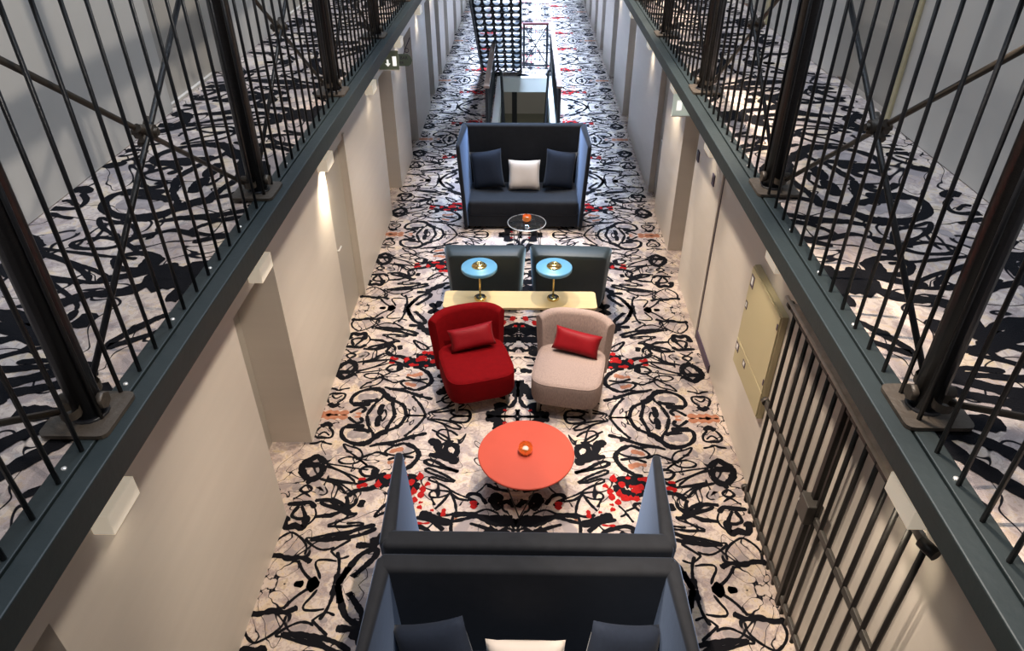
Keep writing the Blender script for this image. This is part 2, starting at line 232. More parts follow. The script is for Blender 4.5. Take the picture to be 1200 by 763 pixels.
STROKES = [["k",0,0.011,[[1.632,0.261],[1.636,0.332],[1.678,0.396],[1.735,0.444],[1.792,0.472],[1.841,0.445],[1.888,0.39],[1.908,0.327],[1.896,0.256]]],["k",0,0.027,[[1.565,0.193],[1.648,0.234],[1.741,0.224],[1.836,0.251],[1.929,0.242]]],["k",0,0.014,[[1.671,0.209],[1.614,0.122],[1.557,0.062],[1.478,0.0]]],["k",0,0.076,[[1.455,0.0],[1.507,0.0],[1.55,0.0]]],["k",0,0.037,[[1.573,0.0],[1.62,0.0],[1.646,0.0]]],["k",0,0.037,[[1.776,0.0],[1.782,0.0]]],["k",0,0.011,[[1.369,0.204],[1.445,0.217],[1.517,0.211],[1.526,0.172],[1.487,0.103],[1.46,0.044]]],["k",0,0.015,[[1.386,0.292],[1.353,0.212],[1.336,0.109],[1.341,0.059],[1.35,0.0]]],["k",0,0.035,[[1.303,0.072],[1.362,0.056]]],["k",0,0.01,[[1.308,0.484],[1.418,0.457],[1.561,0.413]]],["k",0,0.02,[[1.298,0.427],[1.411,0.42],[1.551,0.404]]],["k",0,0.011,[[1.559,0.404],[1.638,0.422],[1.66,0.411],[1.609,0.359],[1.524,0.312],[1.451,0.317],[1.417,0.338]]],["k",0,0.013,[[1.303,0.409],[1.368,0.355],[1.42,0.311],[1.44,0.302]]],["k",0,0.01,[[1.44,0.302],[1.385,0.248],[1.345,0.23],[1.283,0.255]]],["k",0,0.009,[[1.314,0.648],[1.401,0.61],[1.461,0.563],[1.456,0.534],[1.385,0.529],[1.311,0.541]]],["k",0,0.025,[[1.301,0.668],[1.372,0.669],[1.433,0.7],[1.469,0.721]]],["k",0,0.018,[[1.352,0.78],[1.389,0.72],[1.461,0.68],[1.516,0.642],[1.592,0.633]]],["k",1,0.016,[[1.447,0.771],[1.532,0.799],[1.628,0.801],[1.613,0.768],[1.534,0.732],[1.451,0.71],[1.409,0.74]]],["k",0,0.009,[[1.667,0.724],[1.641,0.653],[1.66,0.585],[1.709,0.528]]],["k",0,0.029,[[1.667,0.724],[1.72,0.782],[1.797,0.771],[1.907,0.764]]],["k",0,0.018,[[1.783,0.746],[1.726,0.635],[1.774,0.61],[1.838,0.647],[1.804,0.746]]],["k",0,0.038,[[1.712,0.645],[1.71,0.566],[1.722,0.519],[1.788,0.539],[1.853,0.521],[1.881,0.588],[1.867,0.637]]],["k",0,0.034,[[1.748,1.703],[1.796,1.744],[1.853,1.705]]],["k",0,0.014,[[1.775,1.7],[1.724,1.636],[1.718,1.574],[1.757,1.554],[1.857,1.562],[1.89,1.603],[1.873,1.665],[1.85,1.701]]],["k",0,0.02,[[1.739,1.555],[1.862,1.559]]],["k",0,0.012,[[1.744,1.584],[1.777,1.619],[1.804,1.632],[1.831,1.611],[1.848,1.58]]],["k",0,0.015,[[1.691,1.47],[1.755,1.488],[1.802,1.509],[1.84,1.486],[1.905,1.476]]],["k",1,0.038,[[1.707,1.174],[1.711,1.111],[1.739,1.057],[1.793,1.043],[1.858,1.097],[1.894,1.176],[1.888,1.224],[1.815,1.215],[1.743,1.206]]],["k",0,0.036,[[1.688,1.226],[1.733,1.27],[1.788,1.32],[1.831,1.285],[1.905,1.224]]],["k",0,0.03,[[1.797,1.035],[1.786,0.986]]],["k",1,0.015,[[1.747,0.936],[1.801,0.974],[1.84,0.923],[1.799,0.893],[1.757,0.907]]],["k",0,0.01,[[1.731,0.841],[1.784,0.878],[1.816,0.871],[1.869,0.814]]],["k",0,0.01,[[1.301,1.16],[1.421,1.177],[1.543,1.203],[1.689,1.229]]],["k",0,0.009,[[1.674,1.213],[1.531,1.139],[1.403,1.075],[1.33,1.02],[1.367,0.998],[1.486,1.023],[1.63,1.055]]],["k",0,0.009,[[1.63,1.055],[1.501,0.985],[1.369,0.879],[1.344,0.835]]],["k",0,0.018,[[1.344,0.835],[1.35,0.77],[1.425,0.757],[1.514,0.816],[1.624,0.81],[1.604,0.767],[1.511,0.744],[1.433,0.743]]],["k",0,0.011,[[1.32,1.208],[1.404,1.282],[1.505,1.316],[1.586,1.276],[1.549,1.235],[1.443,1.234],[1.392,1.281],[1.391,1.347],[1.438,1.415],[1.529,1.45],[1.589,1.477],[1.544,1.4],[1.46,1.332],[1.376,1.257],[1.322,1.216]]],["k",0,0.008,[[1.328,1.33],[1.396,1.306],[1.469,1.315]]],["k",0,0.024,[[1.376,1.631],[1.432,1.668],[1.498,1.687],[1.578,1.715],[1.635,1.689],[1.64,1.617],[1.602,1.546],[1.539,1.502],[1.449,1.475],[1.354,1.491]]],["k",0,0.04,[[1.439,1.713],[1.515,1.714],[1.615,1.716]]],["k",0,0.02,[[1.505,1.84],[1.477,1.787],[1.523,1.76],[1.596,1.817],[1.617,1.845]]],["k",0,0.017,[[0.879,1.872],[0.949,1.721],[1.048,1.582]]],["k",0,0.024,[[1.068,1.872],[1.111,1.736],[1.191,1.673],[1.257,1.636]]],["k",0,0.014,[[0.879,1.872],[1.068,1.872]]],["k",0,0.022,[[1.177,1.872],[1.205,1.777],[1.223,1.712],[1.232,1.648]]],["k",0,0.026,[[0.842,1.63],[0.953,1.593],[1.052,1.545],[1.168,1.497],[1.302,1.475]]],["k",0,0.038,[[1.204,1.635],[1.273,1.623],[1.331,1.549],[1.391,1.489],[1.506,1.478]]],["k",0,0.017,[[1.333,1.562],[1.354,1.637],[1.418,1.651],[1.54,1.665]]],["k",0,0.032,[[1.321,1.872],[1.329,1.766],[1.312,1.713]]],["k",0,0.011,[[1.258,1.872],[1.288,1.791],[1.321,1.872]]],["k",0,0.021,[[1.448,1.872],[1.401,1.715],[1.363,1.637]]],["k",1,0.016,[[0.454,1.872],[0.492,1.872],[0.583,1.872],[0.643,1.821],[0.578,1.786],[0.479,1.792]]],["k",0,0.015,[[0.52,1.702],[0.614,1.781],[0.761,1.82],[0.832,1.816],[0.721,1.77],[0.609,1.703],[0.528,1.689]]],["k",0,0.013,[[0.549,1.6],[0.624,1.665],[0.714,1.679],[0.744,1.615],[0.668,1.539],[0.58,1.526]]],["k",0,0.013,[[0.577,1.476],[0.653,1.576],[0.802,1.68]]],["k",1,0.037,[[0.539,1.415],[0.568,1.476],[0.629,1.477],[0.651,1.417],[0.621,1.357],[0.56,1.344]]],["k",0,0.053,[[0.514,1.28],[0.582,1.29],[0.653,1.334],[0.706,1.406],[0.734,1.491],[0.812,1.546]]],["k",0,0.037,[[0.653,1.329],[0.794,1.355]]],["k",0,0.02,[[0.69,1.478],[0.628,1.521]]],["k",0,0.02,[[0.507,1.148],[0.627,1.206],[0.751,1.284],[0.818,1.278],[0.78,1.231],[0.66,1.195],[0.507,1.148]]],["k",0,0.015,[[0.526,1.037],[0.637,1.116],[0.776,1.186],[0.793,1.152],[0.652,1.083],[0.533,1.027]]],["k",0,0.013,[[0.534,1.038],[0.616,1.039],[0.734,1.084],[0.756,1.052],[0.662,1.007],[0.577,0.952],[0.55,0.909]]],["k",0,0.015,[[0.558,0.91],[0.491,0.846],[0.394,0.824]]],["k",0,0.013,[[0.558,0.91],[0.512,0.805],[0.491,0.704]]],["k",0,0.013,[[0.558,0.91],[0.615,0.807],[0.672,0.727]]],["k",1,0.011,[[0.558,0.91],[0.656,0.932],[0.727,0.912],[0.723,0.86],[0.635,0.858]]],["k",0,0.011,[[0.724,0.87],[0.675,0.767]]],["k",0,0.028,[[1.011,1.495],[0.917,1.421],[0.883,1.337],[0.93,1.222],[1.02,1.144],[1.099,1.112]]],["k",0,0.014,[[0.899,1.409],[0.979,1.362],[1.095,1.34],[1.184,1.365],[1.173,1.413],[1.079,1.484],[0.993,1.487]]],["k",0,0.016,[[0.923,1.314],[1.043,1.328],[1.155,1.283]]],["k",0,0.046,[[0.845,1.042],[0.948,1.088],[1.093,1.068]]],["k",0,0.06,[[0.868,0.957],[0.944,0.915],[1.092,0.943]]],["k",0,0.044,[[0.859,1.021],[0.878,0.893]]],["k",0,0.01,[[0.851,0.79],[0.905,0.71],[0.854,0.67]]],["k",0,0.011,[[0.907,0.73],[0.99,0.772]]],["k",0,0.013,[[0.905,0.71],[0.955,0.613]]],["k",0,0.018,[[0.388,0.673],[0.482,0.684],[0.574,0.666],[0.653,0.687]]],["k",0,0.049,[[0.522,0.587],[0.616,0.608],[0.713,0.658],[0.792,0.679]]],["k",0,0.017,[[0.522,0.587],[0.522,0.455]]],["k",0,0.024,[[0.546,0.474],[0.651,0.466],[0.748,0.534],[0.889,0.574],[0.961,0.537]]],["k",0,0.023,[[0.579,0.512],[0.693,0.609],[0.82,0.64]]],["k",0,0.034,[[0.837,0.516],[0.891,0.461],[0.936,0.452]]],["r",0,0.056,[[0.744,1.016],[0.763,1.002],[0.783,1.009]]],["r",0,0.056,[[0.778,0.963],[0.8,0.949],[0.823,0.956]]],["r",0,0.051,[[0.782,0.899],[0.807,0.886],[0.833,0.893]]],["r",0,0.055,[[0.834,0.842],[0.855,0.829],[0.878,0.835]]],["r",0,0.062,[[0.885,0.885],[0.915,0.87],[0.948,0.878]]],["r",0,0.062,[[0.943,0.878],[0.989,0.863],[1.038,0.871]]],["r",0,0.034,[[0.962,1.001],[1.026,0.994],[1.092,0.998]]],["r",0,0.032,[[0.781,0.753],[0.802,0.745],[0.824,0.749]]],["r",0,0.024,[[0.697,0.584],[0.752,0.578],[0.807,0.582]]],["r",0,0.036,[[0.584,0.7],[0.599,0.692],[0.615,0.696]]],["r",0,0.017,[[0.753,0.493],[0.789,0.489],[0.825,0.492]]],["r",0,0.019,[[0.943,1.101],[0.965,1.097],[0.989,1.099]]],["r",0,0.029,[[0.778,0.803],[0.796,0.796],[0.815,0.8]]],["r",0,0.018,[[0.679,0.719],[0.694,0.715],[0.71,0.717]]],["k",0,0.03,[[1.426,0.859],[1.35,0.923],[1.241,0.946],[1.158,1.034]]],["k",0,0.021,[[1.434,0.859],[1.409,0.776],[1.447,0.695],[1.532,0.654],[1.652,0.632]]],["k",0,0.022,[[1.687,0.803],[1.568,0.811],[1.452,0.719],[1.359,0.686]]],["k",0,0.036,[[1.298,0.737],[1.282,0.819]]],["k",0,0.012,[[1.523,0.547],[1.399,0.616],[1.376,0.656]]],["k",0,0.012,[[1.521,0.537],[1.368,0.543],[1.232,0.557],[1.267,0.579],[1.373,0.568]]],["k",0,0.014,[[1.628,0.413],[1.473,0.462],[1.283,0.503],[1.168,0.543]]],["k",0,0.023,[[1.626,0.404],[1.445,0.407],[1.243,0.456],[1.118,0.524]]],["k",0,0.017,[[1.349,1.448],[1.234,1.486],[1.108,1.464],[1.026,1.502]]],["k",0,0.016,[[1.437,1.279],[1.314,1.352],[1.25,1.377],[1.156,1.33]]],["k",1,0.017,[[1.366,1.176],[1.304,1.2],[1.23,1.167],[1.235,1.099],[1.316,1.087],[1.366,1.131]]],["k",0,0.044,[[1.236,1.178],[1.242,1.088]]],["k",0,0.016,[[1.697,1.048],[1.543,0.985],[1.439,0.88]]],["k",0,0.012,[[1.727,1.205],[1.543,1.14],[1.404,1.03],[1.414,0.998],[1.55,1.017],[1.706,1.048]]],["k",0,0.026,[[1.367,1.009],[1.26,1.055],[1.139,1.123]]],["r",0,0.027,[[1.365,0.955],[1.306,0.988],[1.285,0.963]]],["k",0,0.013,[[0.04,0.675],[0.032,0.579],[0.009,0.517],[0.034,0.516]]],["k",0,0.023,[[0.036,0.62],[0.006,0.617],[0.015,0.59],[0.018,0.562],[0.034,0.558]]],["k",0,0.051,[[0.033,0.48],[0.022,0.456]]],["k",0,0.033,[[0.031,0.653],[0.107,0.623],[0.207,0.603],[0.309,0.657],[0.411,0.68],[0.512,0.671]]],["k",0,0.017,[[0.008,0.517],[0.074,0.539],[0.156,0.499],[0.239,0.541],[0.374,0.585]]],["k",0,0.037,[[0.074,0.576],[0.149,0.602]]],["k",0,0.012,[[0.107,0.458],[0.223,0.52],[0.34,0.574]]],["k",0,0.013,[[0.512,0.671],[0.522,0.566],[0.508,0.464]]],["k",0,0.011,[[0.141,0.687],[0.243,0.732],[0.344,0.69],[0.462,0.681]]],["k",0,0.02,[[0.245,0.787],[0.316,0.888],[0.395,0.894],[0.402,0.856],[0.313,0.777]]],["k",0,0.01,[[0.332,0.821],[0.49,0.891],[0.563,0.938]]],["k",0,0.035,[[0.133,0.73],[0.211,0.83],[0.142,0.874]]],["k",0,0.027,[[0.005,0.761],[0.073,0.817],[0.142,0.785]]],["k",0,0.021,[[0.055,0.93],[0.16,0.955],[0.249,1.003]]],["r",0,0.043,[[0.357,0.822],[0.349,0.733]]],["r",0,0.03,[[0.592,0.737],[0.601,0.683]]],["o",0,0.069,[[1.626,1.842],[1.703,1.843],[1.793,1.848],[1.927,1.85]]],["o",0,0.041,[[1.501,1.853],[1.563,1.845]]],["o",0,0.052,[[0.988,1.223],[1.076,1.259],[1.15,1.248]]],["o",0,0.046,[[1.029,1.423],[1.095,1.407],[1.151,1.377]]],["o",0,0.026,[[0.477,0.639],[0.51,0.629]]],["g",0,0.091,[[1.392,1.578],[1.482,1.597],[1.584,1.617]]],["g",0,0.092,[[1.647,0.972],[1.679,0.913],[1.697,0.943]]],["g",0,0.078,[[1.867,0.99],[1.891,0.901]]],["g",0,0.059,[[1.457,0.347],[1.566,0.367]]],["g",0,0.049,[[1.328,0.3],[1.384,0.283]]],["g",0,0.065,[[1.596,1.417],[1.619,1.351]]],["g",0,0.052,[[1.665,1.286],[1.723,1.336]]],["r",0,0.041,[[0.103,1.794],[0.138,1.774]]],["k",0,0.073,[[0.16,1.665],[0.187,1.812],[0.296,1.872]]],["k",0,0.064,[[0.0,1.329],[0.103,1.513],[0.156,1.615]]],["k",0,0.039,[[0.013,1.37],[0.02,1.591]]],["k",0,0.025,[[0.024,1.579],[0.02,1.617],[0.057,1.716],[0.103,1.74]]],["k",0,0.05,[[0.019,1.17],[0.086,1.163],[0.142,1.19]]],["k",0,0.018,[[0.086,1.078],[0.183,1.071]]],["k",0,0.062,[[0.136,0.813],[0.197,0.908]]],["k",0,0.019,[[0.027,0.753],[0.05,0.85]]],["k",0,0.102,[[0.031,0.486],[0.104,0.451],[0.264,0.482]]],["k",0,0.07,[[0.029,0.636],[0.104,0.612],[0.242,0.632]]],["r",0,0.091,[[0.043,0.208],[0.104,0.193]]],["r",0,0.09,[[0.152,0.302],[0.242,0.267]]],["r",0,0.036,[[0.025,0.338],[0.057,0.363]]],["k",0,0.031,[[0.04,0.404],[0.028,0.303],[0.161,0.385],[0.266,0.35]]],["k",0,0.02,[[0.02,1.872],[0.103,1.872],[0.183,1.872],[0.294,1.803]]],["k",0,0.016,[[0.021,1.766],[0.001,1.815],[0.02,1.872]]],["k",0,0.028,[[1.263,0.156],[1.32,0.0],[1.209,0.253],[1.085,0.319],[1.084,0.251],[1.212,0.079],[1.215,0.101]]],["k",0,0.05,[[1.051,0.112],[0.988,0.031],[0.941,0.16]]],["k",0,0.057,[[1.136,0.37],[0.936,0.547]]],["k",0,0.026,[[1.433,0.424],[1.249,0.519],[1.132,0.556]]],["k",1,0.015,[[1.157,0.646],[1.017,0.738],[0.987,0.805],[1.064,0.8]]],["k",0,0.037,[[1.253,0.355],[1.08,0.359]]],["k",0,0.089,[[1.216,1.016],[1.106,1.038],[0.925,1.064]]],["r",0,0.061,[[1.211,0.972],[1.184,0.988],[1.16,0.981]]],["r",0,0.063,[[1.063,0.94],[1.018,0.957],[0.976,0.948]]],["r",0,0.032,[[1.154,1.077],[1.099,1.085],[1.047,1.08]]],["r",0,0.072,[[0.894,0.892],[0.87,0.911],[0.849,0.902]]],["r",0,0.074,[[0.862,1.058],[0.835,1.078],[0.811,1.069]]],["r",0,0.047,[[0.93,1.005],[0.903,1.018],[0.879,1.012]]],["r",0,0.021,[[1.368,1.047],[1.335,1.053],[1.303,1.05]]],["k",0,0.03,[[0.25,0.02],[0.4,0.1],[0.55,0.05]]],["k",0,0.02,[[0.02,0.2],[0.2,0.16],[0.4,0.22],[0.62,0.2]]],["k",0,0.02,[[0.1,0.62],[0.3,0.66],[0.55,0.6],[0.75,0.68]]]]

# ------------------------------------------------------------------ structure
WL, WR, ZG = -1.88, 1.97, 3.384
YA, YB = -1.2, 30.0
OX0, OX1, OY0, OY1 = -.46, .54, 12.7, 16.45          # stair well in the floor
m = MB()
for x0, x1, y0, y1 in ((-2.35, OX0, YA, YB), (OX1, 2.45, YA, YB), (OX0, OX1, YA, OY0), (OX0, OX1, OY1, YB)): m.box(x0, x1, y0, y1, -.29, 0)
m.bm.faces.ensure_lookup_table()
for f in m.bm.faces:
    f.normal_update(); f.material_index = 0 if f.normal.z > .5 else 1
floor = struct(m.build('floor', [M_carpet, M_white]), 'patterned cream carpet with black ink loops and red splashes')

L_OPEN = [(.80, 1.66, .40), (3.87, 4.72, .40), (6.44, 7.25, .06), (9.45, 10.42, .40), (11.72, 12.54, .40), (14.5, 15.3, .2), (16.1, 16.83, .35), (17.9, 18.7, .35), (20.25, 21.1, .35), (22.6, 23.4, .35), (24.8, 25.6, .35)]
R_OPEN = [(7.66, 8.43, .40), (9.65, 10.3, .08), (13.1, 13.96, .4), (15.8, 16.65, .35), (18.4, 19.2, .35), (20.4, 21.15, .35), (22.4, 23.2, .35), (24.5, 25.3, .35)]
def make_wall(name, X, XU, s, opens, uop, label):
    m = MB(); T = .42
    def bx(y0, y1, z0, z1, x=X, t=T, mi=0): m.box(min(x, x + s * t), max(x, x + s * t), y0, y1, z0, z1, mi=mi)
    y = YA
    for a, b, d in opens:
        bx(y, a, 0, 3.384); bx(a, b, 1.95, 3.384); y = b
    bx(y, YB, 0, 3.384)
    y = YA
    tu = X + s * T - XU; tu = abs(tu)
    for a, b in uop:
        bx(y, a, 3.384, 7.2, XU, tu, 1); bx(a, b, 5.45, 7.2, XU, tu, 1); y = b
    bx(y, YB, 3.384, 7.2, XU, tu, 1)
    return struct(m.build(name, [M_wall, M_wallup]), label)
UPL = [(3.74 + 2.24 * k, 4.5 + 2.24 * k) for k in range(10)]
UPR = [(3.66 + 2.24 * k, 4.42 + 2.24 * k) for k in range(10)]
wall_l = make_wall('wall_left', WL, -1.83, -1, L_OPEN, UPL, 'grey-beige painted wall with deep cell door recesses')
wall_r = make_wall('wall_right', WR, 1.90, 1, R_OPEN, UPR, 'grey-beige painted wall behind the sliding bar gate')
nd = 0
def make_door(X, s, a, b, d, z0, z1, frame=M_door):
    global nd; nd += 1
    m = MB(); x = X + s * d; m.box(min(x, x + s * .04), max(x, x + s * .04), a + .002, b - .002, z0, z1 - .002)
    o = struct(m.build('door_%d' % nd, M_door), 'painted cell door set back in its wall recess')
    h = MB(); h.tube([(x, a + .1, z0 + 1.0), (x - s * .05, a + .1, z0 + 1.0), (x - s * .05, a + .2, z0 + 1.0)], .009); h.build('door_handle', M_screw, o)
for a, b, d in L_OPEN: make_door(WL, -1, a, b, min(d, .37), 0, 1.95)
for a, b, d in R_OPEN: make_door(WR, 1, a, b, min(d, .37), 0, 1.95)
for a, b in UPL[:6]: make_door(-1.83, -1, a, b, .07, 3.384, 5.45)
for a, b in UPR[:6]: make_door(1.90, 1, a, b, .07, 3.384, 5.45)
m = MB(); m.box(-2.35, 2.45, YB, YB + .1, 0, 7.2); struct(m.build('wall_back', M_wallup), 'far end wall of the hall')
# door casing and black base strip on the right-hand wall, casings on the left-hand door
m = MB(); m.box(WR - .022, WR, 6.44, 6.475, 0, 2.0, .004); m.box(WR - .014, WR, 6.50, 6.525, 0, 2.0, .004); struct(m.build('trim_1', M_wall), 'narrow pale door casing strip')
m = MB(); m.box(WR - .006, WR, 6.425, 6.438, 0, 2.0); struct(m.build('trim_2', M_ink), 'thin dark strip painted as the shadow gap beside the pale casing')  # flat dark strip, the shade of a gap put into its colour
m = MB(); m.box(WR - .018, WR, 5.79, 6.43, 0, .10, .004); struct(m.build('baseboard_right', M_ink), 'short black base strip at the foot of the wall')
m = MB(); m.box(WL, WL + .02, 7.25, 7.30, 0, 2.0, .004); struct(m.build('trim_3', M_wall), 'slim casing beside a shallow door')
for i, (a, b) in enumerate(UPR[:4]):
    m = MB(); m.box(1.885, 1.90, a - .07, a, 3.384, 5.5, .004); struct(m.build('trim_%d' % (10 + i), M_panel), 'tan door casing along the upper walkway')

# gallery walkways
def gallery(s, xin, xwall, name_label):
    m = MB(); x0, x1 = sorted((s * xin, s * xwall)); m.box(x0, x1, YA, YB, 3.33, ZG - .004)
    for f in m.bm.faces:
        f.normal_update(); f.material_index = 0 if f.normal.z > .5 else 1
    return struct(m.build('gallery_floor', [M_carpet, M_soffit]), name_label)
gal_l = gallery(-1, 1.03, 1.86, 'carpeted upper walkway along the left side'); gal_r = gallery(1, 1.06, 1.93, 'carpeted upper walkway along the right side')
def edge_beam(n, s, xi, zb, label):
    m = MB()
    a, b = sorted((s * xi, s * (xi + .055))); m.box(a, b, YA, YB, zb, 3.392, .004)
    a, b = sorted((s * (xi + .061), s * (xi + .112))); m.box(a, b, YA, YB, zb + .005, 3.392, .003)
    o = struct(m.build('trim_%d' % n, M_beam), label)
    sm = MB(); sm.lathe([(.0065, 0), (.006, .003), (0, .0035)], n=8); sme = sm.mesh('screw', M_screw)
    for k in range(70): link('screw', sme, o, (s * (xi + .086), .53 + .3075 * k, 3.392))
edge_beam(4, -1, .926, 3.305, 'blue-grey steel edge beam of the left walkway'); edge_beam(5, 1, .948, 3.325, 'blue-grey steel edge beam of the right walkway')

# carpet pattern: ink loops tufted into the pile, mirrored tile by tile
def catmull(p, closed, step=.014):
    out = []; n = len(p)
    rng = range(n if closed else n - 1)
    for i in rng:
        g = (lambda k: p[k % n]) if closed else (lambda k: p[max(0, min(n - 1, k))])
        a, b, c, d = map(Vector, (g(i - 1), g(i), g(i + 1), g(i + 2)))
        k = max(2, int((c - b).length / step))
        for j in range(k):
            t = j / k; out.append(.5 * ((2 * b) + (c - a) * t + (2 * a - 5 * b + 4 * c - d) * t * t + (3 * b - a - 3 * c + d) * t ** 3))
    if not closed: out.append(Vector(p[-1]))
    return out
TILE_V, TILE_F = [], []
rnd = random.Random(3)
LAY = {'g': .0008, 'o': .0012, 'k': .0018, 'r': .0024}; MID = {'k': 0, 'r': 1, 'o': 2, 'g': 3}
for si, (col, closed, wd, pts) in enumerate(STROKES):
    c = catmull([(*q,) for q in pts], closed); n = len(c)
    if n < 2: continue
    ph = rnd.random() * 9; base = len(TILE_V); wob = .22 if col == 'k' else .45
    for i, q in enumerate(c):
        a = c[(i - 1) % n] if closed else c[max(0, i - 1)]; b = c[(i + 1) % n] if closed else c[min(n - 1, i + 1)]
        t = (b - a); t = t.normalized() if t.length > 1e-9 else Vector((1, 0)); nn = Vector((-t.y, t.x))
        f = 1 + wob * (math.sin(i * .55 + ph) * .6 + math.sin(i * 1.31 + ph * 2) * .4) + rnd.uniform(-.15, .15)
        if not closed:
            e = min(i, n - 1 - i) * .014 / max(wd, .02); f *= min(1, .35 + 1.6 * e)
        if col == 'r': f *= rnd.uniform(.45, 1.35)
        h = wd * .5 * max(.3, f) * (1.0 if col in 'go' else 1.55 if col == 'k' else 1.4) + (.002 if col == 'k' else 0)
        z = LAY[col] + si * 2e-6
        TILE_V.append((q.x + nn.x * h, q.y + nn.y * h, z)); TILE_V.append((q.x - nn.x * h, q.y - nn.y * h, z))
    for i in range(n if closed else n - 1):
        j = (i + 1) % n; TILE_F.append(((base + 2 * i, base + 2 * i + 1, base + 2 * j + 1, base + 2 * j), MID[col]))
def tile_mesh(name, keep, cols=(0, 1, 2, 3)):
    used = {}; V = []; F = []; MI = []
    for f, mi in TILE_F:
        cx = sum(TILE_V[k][0] for k in f) / 4; cy = sum(TILE_V[k][1] for k in f) / 4
        if cy < -.02 or cy > HP + .02 or cx < -.01 or mi not in cols or not keep(cx, cy): continue
        g = []
        for k in f:
            if k not in used: used[k] = len(V); V.append(TILE_V[k])
            g.append(used[k])
        F.append(g); MI.append(mi)
    me = bpy.data.meshes.new(name); me.from_pydata(V, [], F); me.polygons.foreach_set('material_index', MI)
    for x in (K_ink, K_red, K_or, K_grey): me.materials.append(x)
    me.update(); return me
full = tile_mesh('carpet_pattern', lambda x, y: x < 1.95); gal_me = tile_mesh('carpet_pattern', lambda x, y: 1.04 < x < 1.82, (0, 3))
for k in range(-2, 15):
    if k % 2 == 0: y0, sy = E0 + k * HP, 1
    else: y0, sy = E0 + (k + 1) * HP, -1
    lo, hi = E0 + k * HP, E0 + (k + 1) * HP
    for s in (1, -1):
        me = full
        if hi > OY0 and lo < OY1: me = tile_mesh('carpet_pattern', lambda x, y, s=s, y0=y0, sy=sy: not (OX0 - .14 < s * x < OX1 + .14 and OY0 - .1 < y0 + sy * y < OY1 + .1))
        o = link('carpet_pattern', me, floor, (0, y0, 0)); o.scale = (s, sy, 1); o['kind'] = 'stuff'
        g = gal_l if s < 0 else gal_r
        o = link('carpet_pattern', gal_me, g, (0, y0 - 2.238, ZG - .004)); o.scale = (s, sy, 1); o['kind'] = 'stuff'

# ------------------------------------------------------------------ gallery railings
def railing(s, xb, y_bar, y_post, label):
    root = thing('gallery_railing', (s * xb, 0, 3.392), label, 'railing')
    bm_ = MB(); bm_.tube([(0, 0, -.004), (0, 0, .98)], .0062, 6); bar_me = bm_.mesh('bar', M_iron)
    k0 = int((y_bar + .6) / .1025)
    for k in range(-k0, 255):
        y = y_bar + .1025 * k
        if y > 26.5: break
        link('bar', bar_me, root, (0, y, 0))
    m = MB(); m.box(-.028, .028, YA, 27, .965, 1.055, .008); m.build('handrail', M_iron, root)
    xp = s * .036
    p = MB(); p.tube([(0, 0, 0), (0, 0, 3.6)], .037, 16); p.tube([(0, -.0, 0), (0, 0, .02)], .045, 16); post_me = p.mesh('post', M_iron)
    b = MB(); b.prism(rounded_poly(-.085, .085, -.085, .085, .02, 3), .001, .012); base_me = b.mesh('base_plate', M_lug)
    l = MB(); l.tube([(-s * .05, 0, .055), (s * .05, 0, .055)], .016, 10); l.tube([(-s * .062, 0, .055), (-s * .045, 0, .055)], .022, 6); l.lathe([(.024, -.012), (.024, .012)], (0, .05, .058), 10); l.lathe([(.024, -.012), (.024, .012)], (0, -.05, .058), 10); lug_me = l.mesh('lug', M_lug)
    posts = [y_post + 1.358 * k for k in range(-1, 19)]
    for y in posts:
        po = link('post', post_me, root, (xp, y, 0)); link('base_plate', base_me, po, (s * .008, 0, 0)); link('lug', lug_me, po, (s * .01, 0, 0)); link('lug', lug_me, po, (s * .01, 0, .87))
    L_ = 1.358
    ra = MB(); ra.tube([(0, .05, .06), (0, L_ - .05, .93)], .0088, 8); ra_me = ra.mesh('brace_rod', M_iron)
    rb = MB(); rb.tube([(0, .05, .93), (0, L_ - .05, .06)], .0088, 8); rb_me = rb.mesh('brace_rod', M_rod)
    cl = MB(); cl.tube([(-.028, 0, 0), (.028, 0, 0)], .022, 8); cl.tube([(-.038, 0, 0), (.038, 0, 0)], .012, 6)
    for dy, dz in ((.04, .025), (.04, -.025), (-.04, .025), (-.04, -.025)): cl.tube([(0, 0, 0), (0, dy, dz)], .013, 8)
    cl_me = cl.mesh('clamp', M_lug)
    for y in posts[:-1]:
        link('brace_rod', ra_me, root, (xp + s * .010, y, 0)); link('brace_rod', rb_me, root, (xp + s * .03, y, 0)); link('clamp', cl_me, root, (xp + s * .02, y + L_ / 2, .495))
    return root
railing(-1, 1.0, 1.408, 1.325, 'black iron bar railing with cross braces along the left walkway')
railing(1, 1.03, 1.434, 1.385, 'black iron bar railing with cross braces along the right walkway')

